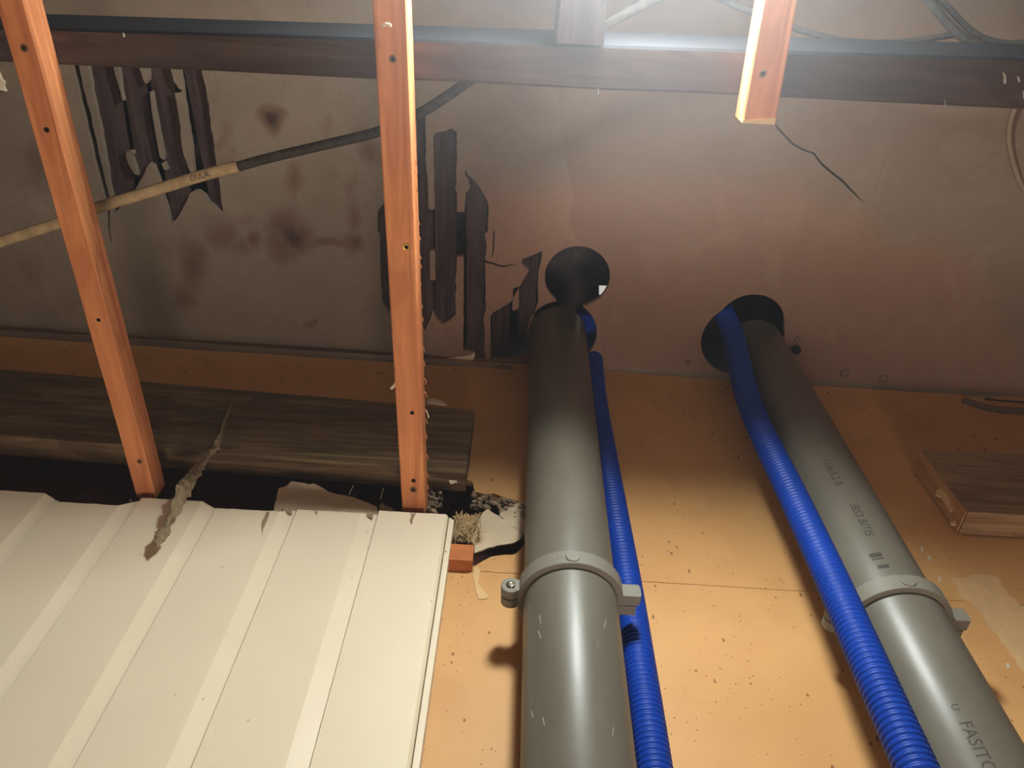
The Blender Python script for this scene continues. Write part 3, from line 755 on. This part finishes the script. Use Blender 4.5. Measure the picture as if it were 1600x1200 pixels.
def clamp(P, z, label):
    x, y = P; r0_, r1 = PR + .0004, PR + .0078; h = .021
    t = thing('pipe_clamp', label, 'pipe clamp', (x, y, z), 'grey pipe clamps')
    MB().lathe((x, y, z), (0, 0, 1), [(0, r0_), (0, r1 - .0006), (.0006, r1), (h - .0006, r1), (h, r1 - .0006), (h, r0_), (0, r0_)], 80, (False, False)).build('clamp_ring', M['clamp'], t)
    c = Vector((x - .002, y - r1, z + h * .5)); MB().lathe(c + Vector((0, .001, 0)), (0, -1, 0), [(0, .0085), (.0018, .0085), (.0024, .0078), (.0024, .0002)], 24, (True, True)).build('moulded_disc', M['clamp'], t)
    # hinged block at right
    bx = x + r1 - .003
    b = MB().box(bx, bx + .021, y - .016, y - .0006, z - .0005, z + .0185); b.box(bx - .002, bx + .018, y + .0006, y + .015, z - .0005, z + .0185)
    b.box(bx + .0212, bx + .0225, y - .0155, y - .004, z + .002, z + .016)
    b.build('hinge_block', M['clamp'], t)
    # screw boss at left
    bx = x - r1 - .008; c = Vector((bx, y - .014, z + .009))
    g = MB().lathe(c, (0, 1, 0), [(0, .0112), (.0006, .0118), (.0125, .0118), (.013, .0112), (.013, .0002)], 28, (False, True))
    g.lathe(c + Vector((0, .0005, 0)), (0, 1, 0), [(-.0005, .0112), (-.0005, .0062), (.004, .0058), (.004, .0002)], 28, (False, False))
    g.lathe(c + Vector((0, .015, 0)), (0, 1, 0), [(0, .0112), (.012, .0112)], 28)
    g.box(bx + .004, bx + .014, y - .0145, y - .001, z + .0005, z + .0175)
    g.build('screw_boss', M['clamp'], t)
    s = MB().lathe(c + Vector((0, .003, 0)), (0, -1, 0), [(0, .0054), (.0028, .0054), (.0046, .0042), (.0052, .002), (.004, .0012)], 18).build('screw', M['steel'], t, smooth=True)
    # stand-off to the wall
    MB().lathe((x, y + r1 - .002, z + h * .5), (0, 1, 0), [(0, .013), (YW - y - r1 - .002, .013), (YW - y - r1 - .002, .019), (YW - y - r1 + .002, .019)], 20).build('wall_stand', M['clamp'], t)
    return t
p1o = pipe(PIPE1, 'grey plastic drain pipe on the left, passing the bare wall beside the white boards')
p2o = pipe(PIPE2, 'grey plastic drain pipe on the right, with black printing down its face')
z1 = ring_z(PIPE1, 889, 883); z2 = ring_z(PIPE2, 1405, 921)
clamp(PIPE1, z1, 'grey pipe clamp with a visible screw on the left drain pipe')
clamp(PIPE2, z2, 'grey pipe clamp on the right drain pipe, partly behind a blue conduit')
def pang(P, u, v):
    d = ray(u, v); a = d.x ** 2 + d.y ** 2; bb = -2 * (d.x * P[0] + d.y * P[1]); cc = P[0] ** 2 + P[1] ** 2 - PR ** 2
    q = max(bb * bb - 4 * a * cc, 0); t_ = (-bb - math.sqrt(q)) / (2 * a); h = d * t_
    return math.atan2(h.x - P[0], -(h.y - P[1])), h.z + CZ
a_, z_ = pang(PIPE2, 1497, 1128); cyl_text(p2o, 'FASITO', *PIPE2, PR, a_, z_, 0.0165, M['ink'])
a_, z_ = pang(PIPE2, 1484, 1101); cyl_text(p2o, 'U', *PIPE2, PR, a_, z_, 0.0105, M['ink'])
a_, z_ = pang(PIPE2, 1327, 788); cyl_text(p2o, '/BS3.BITIS', *PIPE2, PR, a_, z_, 0.0150, M['ink'])
a_, z_ = pang(PIPE2, 1284, 718); cyl_text(p2o, '110x3.2 B', *PIPE2, PR, a_, z_, 0.0150, M['ink'])
def cyl_patch(parent, P, u0_, v0_, w, h):
    a0, zt = pang(P, u0_, v0_); n = 6; vs = []; fs = []
    for i in range(n + 1):
        a = a0 + w / PR * i / n
        for z in (zt, zt - h): vs.append((P[0] + (PR + .0003) * math.sin(a), P[1] - (PR + .0003) * math.cos(a), z))
    fs = [(2 * i, 2 * i + 2, 2 * i + 3, 2 * i + 1) for i in range(n)]
    return mk('printed_bar', vs, fs, M['ink'], parent)
for u, v, w, h in ((1357, 866, .014, .0075), (1362, 874, .014, .0025), (1370, 884, .013, .006)): cyl_patch(p2o, PIPE2, u, v, w, h)
# scratches on the left pipe
for pts in ([(893, 912), (895, 919), (900, 925)], [(843, 960), (845, 975)], [(860, 620), (866, 616)], [(848, 1120), (851, 1134)], [(830, 1110), (833, 1122)], [(947, 968), (944, 982)], [(959, 1135), (957, 1150)], [(841, 985), (845, 998)]):
    P = []
    for u, v in pts:
        a, z = pang(PIPE1, u, v); P.append((PIPE1[0] + (PR + .0001) * math.sin(a), PIPE1[1] - (PR + .0001) * math.cos(a), z))
    MB().tube(spline(P, 4), [.0001] + [.00035] * (4 * (len(P) - 1) - 1) + [.0001], 6).build('scratch', M['scuff'], p1o)

# ---- blue corrugated conduits
def conduit(path, R, pitch, label):
    P = spline(path, 24); L = [0]
    for a, b_ in zip(P, P[1:]): L.append(L[-1] + (b_ - a).length)
    def at(s):
        i = min(max(int(np.searchsorted(L, s)) - 1, 0), len(P) - 2); f_ = (s - L[i]) / (L[i + 1] - L[i]); return P[i].lerp(P[i + 1], f_)
    n = int(L[-1] / pitch); pts = []; rad = []
    for k in range(n):
        for q, r in ((0.0, R - .0016), (0.18, R - .0016), (0.38, R), (0.72, R), (0.9, R - .0016)):
            pts.append(at((k + q) * pitch)); rad.append(r)
    t = thing('conduit_hose', label, 'conduit', path[-1], 'blue corrugated conduits')
    MB().tube(pts, rad, 28, True, 1.0, Vector((0, 1, 0))).build('corrugated_tube', M['blue'], t, smooth=True)
R1 = 0.0195
h1 = [onY(u, v, yy) - Vector((R1 * 1.02, 0, 0)) for u, v, yy in ((940, 545, .7435), (948, 620, .7435), (966, 720, .7435), (1001, 900, .7435), (1027, 1050, .742), (1052, 1200, .740))]
h1.insert(0, h1[0] + Vector((-.002, -.004, .16)))
h1.append(h1[-1] + Vector((0.0, 0, -0.55)))
conduit(h1, R1, 0.0066, 'blue corrugated conduit just right of the left drain pipe')
R2 = 0.0200
h2 = [onY(u, v, yy) for u, v, yy in ((1140, 560, .652), (1172, 632, .655), (1245, 788, .65), (1297, 900, .645), (1362, 1046, .64), (1431, 1200, .64))]
h2[0] = Vector((0.404, 0.640, CZ + 1.29)); h2.insert(0, Vector((0.406, 0.636, CZ + 1.375))); h2.insert(0, Vector((0.407, 0.635, CZ + 1.50)))
h2.append(h2[-1] + (h2[-1] - h2[-2]).normalized() * 0.55)
conduit(h2, R2, 0.0066, 'blue corrugated conduit in front of the right drain pipe')
print('hose', [tuple(round(c, 3) for c in p) for p in h1], [tuple(round(c, 3) for c in p) for p in h2])
# stub beside the right pipe at the ceiling
c = onC(1243, 545); MB().lathe(c + Vector((0, 0, .004)), (0, 0, -1), [(0, .0085), (.012, .0085), (.014, .007), (.0145, .003)], 18).build('pipe_stub', M['hole'], label='small dark stub at the ceiling right of the right drain pipe', cat='stub', smooth=True)

# ================================================================== CABLES
CBZ = 1.06
def cable(name, runs, label, group=None):
    allp = [p for r in runs for p in r[0]]
    t = thing(name, label, 'cable', allp[0], group)
    for pts, r, flat, mat, pn, lab in runs:
        o = MB().tube(spline(pts, 8), r, 12, True, flat).build(pn, mat, t, smooth=True)
        if lab: o['label'] = lab
    return t
zc = lambda z: (lambda u, v: onZ(u, v, z))
left_run = [zc(1.03)(u, v) for u, v in ((-90, 408), (0, 378), (90, 349), (160, 322), (230, 301), (300, 279), (350, 265), (372, 260))]
right_run = [zc(1.03)(u, v) for u, v in ((366, 262), (420, 247), (500, 228), (590, 206), (650, 180), (690, 156), (735, 126), (790, 96), (850, 70))]
ct = cable('electric_cable', [(left_run, 0.0078, 0.55, M['cable'], 'pale_sheath', 'cream dusty sheath with faint printing'), (right_run, 0.0066, 0.6, M['cable_dark'], 'dark_sheath', 'dark grey dusty run towards the beam')], 'flat cable sagging behind two orange battens across the broken ceiling')
MB().tube(spline([p + Vector((0, .003, .001)) for p in right_run], 8), 0.0022, 8).build('loose_core', M['hole'], ct, smooth=True)
# faint printing on the sheath
cu = bpy.data.curves.new('t', 'FONT'); cu.body = 'OULA'; cu.size = 0.0105; cu.resolution_u = 2
o = bpy.data.objects.new('t', cu); link(o); me = bpy.data.meshes.new_from_object(o.evaluated_get(bpy.context.evaluated_depsgraph_get()))
pa, pb = onZ(298, 283.5, 1.0251), onZ(340, 272, 1.0251); tx = (pb - pa).normalized(); ty = Vector((0, 0, -1)).cross(tx) * -1
if (onZ(300, 270, 1.025) - onZ(300, 290, 1.025)).dot(ty) < 0: ty = -ty
mk('printed_text', [pa + tx * v.co.x + ty * v.co.y for v in me.vertices], [tuple(p.vertices) for p in me.polygons], M['ink'], ct)
bpy.data.objects.remove(o); bpy.data.curves.remove(cu); bpy.data.meshes.remove(me)

def zline(pts, z): return [onZ(u, v, z) for u, v in pts]
cable('loose_cable', [(zline([(925, 60), (950, 38), (985, 18), (1022, -2), (1080, -30), (1140, -110), (1200, -420)], 1.10), 0.0062, 0.4, M['cable_dark'], 'sheath', None)], 'grey flat cable rising from the beam just right of the dark block')
cable('loose_cable', [(zline([(760, -420), (960, -110), (1060, -34), (1130, 0), (1180, 21), (1245, 45), (1310, 62), (1380, 67), (1440, 62), (1496, 53)], 1.15), 0.0042, 0.9, M['cable_dark'], 'sheath', None)], 'thin dark cable sagging along the beam right of the short batten')
cable('loose_cable', [(zline([(1520, -420), (1400, -180), (1400, -60), (1448, -2), (1490, 46), (1528, 72), (1562, 80), (1610, 72), (1720, 40), (1950, -20), (2400, -80)], 1.10), 0.0058, 0.9, M['cable_dark'], 'sheath', None), (zline([(1560, -420), (1440, -170), (1430, -50), (1480, 10), (1520, 50), (1560, 66), (1612, 64), (1720, 30), (1950, -34), (2400, -100)], 1.112), 0.0042, 0.9, M['cable_dark'], 'second_sheath', None)], 'pair of grey cables looping at the top right corner')
cable('loose_cable', [([onC(u, v) + Vector((0, 0, -.005)) for u, v in ((1586, 165), (1577, 190), (1575, 220), (1582, 255), (1598, 295), (1650, 365), (1740, 430), (1860, 500), (1960, 560))], 0.0042, 0.8, M['ceiling_cable'], 'sheath', None)], 'pale cable clipped to the ceiling at the right edge below the beam')

# ================================================================== DEBRIS
# torn plaster skin standing behind the boards
tp = lambda u, v: onY(u, v, YP + 0.0125)
V, Fc = plate(crop([(150, 640), (175, 455), (200, 330), (220, 260), (300, 240), (340, 195), (400, 205), (470, 215), (510, 228), (555, 215), (640, 260), (700, 300), (800, 325), (890, 340), (1000, 375), (1160, 440), (1180, 640)], 400, 720, 6.154), tp, (0, 0.004, 0.001), 6, 0.9, 21)
ps = thing('plaster_sheet', 'torn cream plaster skin standing up behind the top of the white boards', 'plaster', tp(500, 800))
mk('skin', V, Fc, M['plaster'], ps)
V, Fc = plate(crop([(150, 600), (175, 455), (200, 330), (222, 268), (330, 240), (385, 275), (395, 330), (430, 370), (465, 400), (470, 600)], 400, 720, 6.154), lambda u, v: onY(u, v, YP + .0112), (0, 0.0014, 0), 6, 0.8, 22)
mk('loose_layer', V, Fc, M['plaster'], ps)
V, Fc = plate(crop([(1170, 560), (1182, 450), (1205, 400), (1242, 425), (1290, 445), (1340, 480), (1340, 560)], 400, 720, 6.154), lambda u, v: onY(u, v, YP + .012), (0, 0.006, 0), 5, 1, 23)
mk('plaster_scrap', V, Fc, M['plaster_dark'], label='small plaster scrap at the foot of the middle batten, left side', cat='plaster')
# splinters hanging in the dark gap
for i, (pts, lab) in enumerate(((((553, 757), (549, 765), (545, 774)), 'left pale lath splinter in the dark gap under the long timber'), (((600, 762), (597, 770), (595, 780)), 'right pale lath splinter in the dark gap under the long timber'))):
    P = [onY(u, v, YW + .006) for u, v in pts]
    MB().tube(spline(P, 4), [.0006] + [.0016] * 7 + [.0008], 6, True, .5).build('lath_splinter', M['plaster_dark'], label=lab, cat='splinter')
# curved plaster flake hanging off the wall by the left pipe
fk = lambda u, v: onY(u, v, YW - .010 + .006 * (v - 800) / 60)
V, Fc = plate(crop([(578, 625), (630, 500), (680, 370), (735, 330), (790, 372), (830, 392), (900, 440), (950, 480), (1010, 540), (1062, 575), (1030, 620), (980, 648), (850, 668), (720, 700), (610, 745), (605, 680)], 640, 740, 6), fk, (0, 0.004, 0.0015), 5, 0.7, 12)
mk('plaster_flake', V, Fc, M['plaster'], label='pale curved plaster flake between the furring end and the left pipe', cat='plaster')
V, Fc = plate(crop([(840, 395), (880, 330), (960, 300), (1060, 240), (1120, 300), (1120, 540), (1062, 572), (1000, 530), (930, 462)], 640, 740, 6), lambda u, v: onY(u, v, YW - .004), (0, 0.012, 0), 5, 1.5, 14)
mk('plaster_flake', V, Fc, M['plaster'], label='rough plaster remnant tucked against the left side of the left pipe', cat='plaster')
# crumbled plaster along the upper edge of the break
def crumb(c, r, sd):
    bm = bmesh.new(); bmesh.ops.create_icosphere(bm, subdivisions=1, radius=r); rn = random.Random(sd)
    sx, sy, sz = rn.uniform(.6, 1.4), rn.uniform(.6, 1.1), rn.uniform(.5, 1.1); rot = Matrix.Rotation(rn.uniform(0, PI), 3, Vector((rn.random(), rn.random(), rn.random() + .1)))
    vs = [rot @ Vector((v.co.x * sx, v.co.y * sy, v.co.z * sz)) * rn.uniform(.8, 1.2) + c for v in bm.verts]; fs = [tuple(v.index for v in f.verts) for f in bm.faces]; bm.free(); return vs, fs
b = MB(); rn = random.Random(3)
for k in range(230):
    u = rn.uniform(738, 836); f_ = (u - 738) / 98
    v = np.interp(u, [738, 756, 790, 822, 838], [772, 776, 782, 792, 800]) + abs(rn.gauss(0, 12)) - 3
    if v > 800 - 4 + f_ * 8 and 752 < u < 790: v -= 16
    c = onY(u, v, YW + rn.uniform(-.006, .014)); b.add(*crumb(c, rn.choice((.0018, .0025, .0035, .005)) * rn.uniform(.8, 1.2), k))
b.build('plaster_rubble', M['plaster_dark'], label='crumbled plaster along the broken wall edge left of the left pipe', cat='rubble', kind='stuff')
b = MB()
for k in range(60):
    u = rn.uniform(668, 690); v = rn.uniform(765, 800); c = onY(u, v, YW + rn.uniform(-.004, .02)); b.add(*crumb(c, rn.uniform(.002, .005), k + 900))
b.build('plaster_rubble', M['plaster_dark'], label='crumbled plaster just right of the foot of the middle batten', cat='rubble', kind='stuff')
# straw tuft sticking out of the cavity over the furring end
b = MB(); rn = random.Random(11)
for k in range(520):
    u = rn.uniform(703, 752); v = rn.uniform(806, 847)
    if u < 712 and v < 812: continue
    c = onY(u, v, YW - .006 + rn.uniform(-.008, .012)); d = Vector((rn.uniform(-1, 1), rn.uniform(-.5, .5), rn.uniform(-1.6, 1.2))).normalized() * rn.uniform(.004, .011)
    w = d.cross(Vector((0, 1, 0))).normalized() * rn.uniform(.0003, .0007); m_ = c + Vector((0, -.002, 0))
    b.add([c - d - w, c - d + w, m_ + w, m_ - w, c + d * rn.uniform(.7, 1.1) + w * .5, c + d - w * .5], [(0, 1, 2, 3), (3, 2, 4, 5)])
b.add(*crumb(onY(728, 828, YW + .008), .020, 5))
b.build('straw_tuft', M['straw'], label='tuft of dry straw insulation above the furring end', cat='straw', kind='stuff')
# dusty cobweb rope hanging from the long timber to the front of the boards
path = [(362, 632, .722), (352, 655, .720), (345, 680, .719), (338, 700, .718), (325, 712, .716), (312, 728, .714), (300, 745, .711), (288, 765, .709), (278, 785, .708), (270, 800, .707), (262, 815, .708), (256, 830, .71), (248, 846, .712), (244, 856, .713)]
rad = [.0015, .0035, .0055, .0075, .0085, .008, .0088, .0105, .010, .008, .0042, .0100, .0085, .0015]
P = spline([onY(*p) for p in path], 6); rr = list(np.interp(np.linspace(0, len(rad) - 1, len(P)), range(len(rad)), rad))
b = MB(); b.tube(P, rr, 14, True, .45)
for i, v in enumerate(b.v):
    c = P[min(i // 14, len(P) - 1)]; k = 1 + .4 * noise.noise(v * 110) + .45 * noise.noise(v * 420); b.v[i] = c + (v - c) * k
rn = random.Random(8)
for k in range(130):
    i = rn.randrange(6, len(P) - 2); d = Vector((rn.uniform(-1, 1), rn.uniform(-.6, .4), rn.uniform(-1, 1))).normalized(); c = P[i] + d * rr[i] * .8; w = d.cross(Vector((0, 1, 0))).normalized() * .0004
    b.add([c - w, c + w, c + d * rn.uniform(.001, .003)], [(0, 1, 2)])
b.build('dust_rope', M['dust'], label='ragged dusty cobweb rope hanging beside the leftmost batten over the boards', cat='cobweb', kind='stuff')
# chips
V, Fc = plate([(667, 623), (677, 622), (688, 625), (698, 633), (686, 632), (676, 630), (668, 629)], lambda u, v: onY(u, v, 0.7245), (0, 0.002, 0.001), 4, .5, 2)
mk('paint_flake', V, Fc, M['white'], label='pale paint flake on the long timber right of the middle batten', cat='paint flake')
V, Fc = plate([(-14, 100), (0, 112), (4, 122), (10, 128), (8, 134), (12, 142), (4, 140), (-6, 132), (-14, 130)], lambda u, v: onC(u, v) + Vector((0, 0, -.006)), (0, 0, 0.006), 4, .6, 2)
mk('plaster_flake', V, Fc, M['white'], label='pale plaster flake on the ceiling at the left edge', cat='plaster')
V, Fc = plate([(738, 552), (741, 549), (742, 556), (738, 564), (724, 563), (700, 560), (714, 557), (728, 555)], lambda u, v: onC(u, v) + Vector((0, 0, -.004)), (0, 0, 0.004), 4, .5, 6)
mk('plaster_flake', V, Fc, M['white'], label='pale plaster flake in the corner below the exposed laths', cat='plaster')

# ================================================================== LAMP (outside the frame) and added veil haze
lp = thing('ceiling_lamp', 'round lamp hanging above and behind the viewer', 'lamp', LAMP_POS)
MB().lathe(LAMP_POS, (0, 0, -1), [(0.104 * math.sin(w), 0.062 * math.cos(w)) for w in np.linspace(0, PI / 2 - .02, 14)], 40).build('lamp_diffuser', M['lamp'], lp, smooth=True)
MB().lathe(LAMP_POS + Vector((0, 0, .0005)), (0, 0, 1), [(0, .064), (.006, .064), (.014, .05), (.02, .012)], 32).build('lamp_back', M['lamp_back'], lp, smooth=False)
MB().lathe(LAMP_POS + Vector((0, 0, .021)), (0, 0, 1), [(0, .012), (.03, .012), (.034, .004), (ceil_z(.1) - LAMP_POS.z - .022, .004)], 16).build('lamp_cord', M['clamp'], lp)
MB().lathe((.30, .42, 0), (0, 0, 1), [(0, .2), (.03, .22), (.22, .235), (.235, .235)], 32).build('added_fill_body', M['clamp'], label='round unseen body of the added floor fill light by the wall', cat='lamp')  # unseen body made up for the added floor fill
if HAZE_DENSITY > 0:
    hm = bpy.data.materials.new('lens_veil_haze'); hm.use_nodes = True; nt = hm.node_tree; nt.nodes.remove(nt.nodes['Principled BSDF'])
    vsn = nt.nodes.new('ShaderNodeVolumeScatter'); vsn.inputs['Density'].default_value = HAZE_DENSITY; vsn.inputs['Color'].default_value = (0.95, 0.94, 1.0, 1)
    vsn.inputs['Anisotropy'].default_value = 0.0
    nt.links.new(vsn.outputs[0], nt.nodes['Material Output'].inputs['Volume'])
    hm2 = hm.copy()
    # added haze imitates lens glow, thinning out away from the lamp
    tc = nt.nodes.new('ShaderNodeTexCoord'); sb = nt.nodes.new('ShaderNodeVectorMath'); sb.operation = 'DISTANCE'
    mr = nt.nodes.new('ShaderNodeMapRange'); mr.interpolation_type = 'SMOOTHSTEP'
    for i, q in enumerate((0.05, 0.46, HAZE_DENSITY * 2.9, 0.0)): mr.inputs[i + 1].default_value = q
    pc = Vector((.08, -.10, CZ + .60))
    sb.inputs[1].default_value = LAMP_POS - Vector((0, 0, .08)) - pc
    nt.links.new(tc.outputs['Object'], sb.inputs[0]); nt.links.new(sb.outputs['Value'], mr.inputs[0]); nt.links.new(mr.outputs[0], vsn.inputs['Density'])
    MB().box(-.40, .60, -.55, .38, CZ + .36, CZ + 0.849).build('lens_glow_haze', hm, label='thicker added haze imitating lens glow under the lamp in front of the beam', cat='haze', kind='stuff', loc=pc)
    hm2.name = 'thin_veil_haze'; hm2.node_tree.nodes['Volume Scatter'].inputs['Density'].default_value = 0.014
    MB().box(-1.5, 1.5, -.8, .60, CZ - .3, CZ + 0.857).build('lens_veil_haze', hm2, label='thin added haze imitating a lens veil before the wall', cat='haze', kind='stuff')  # haze added for an even lens veil
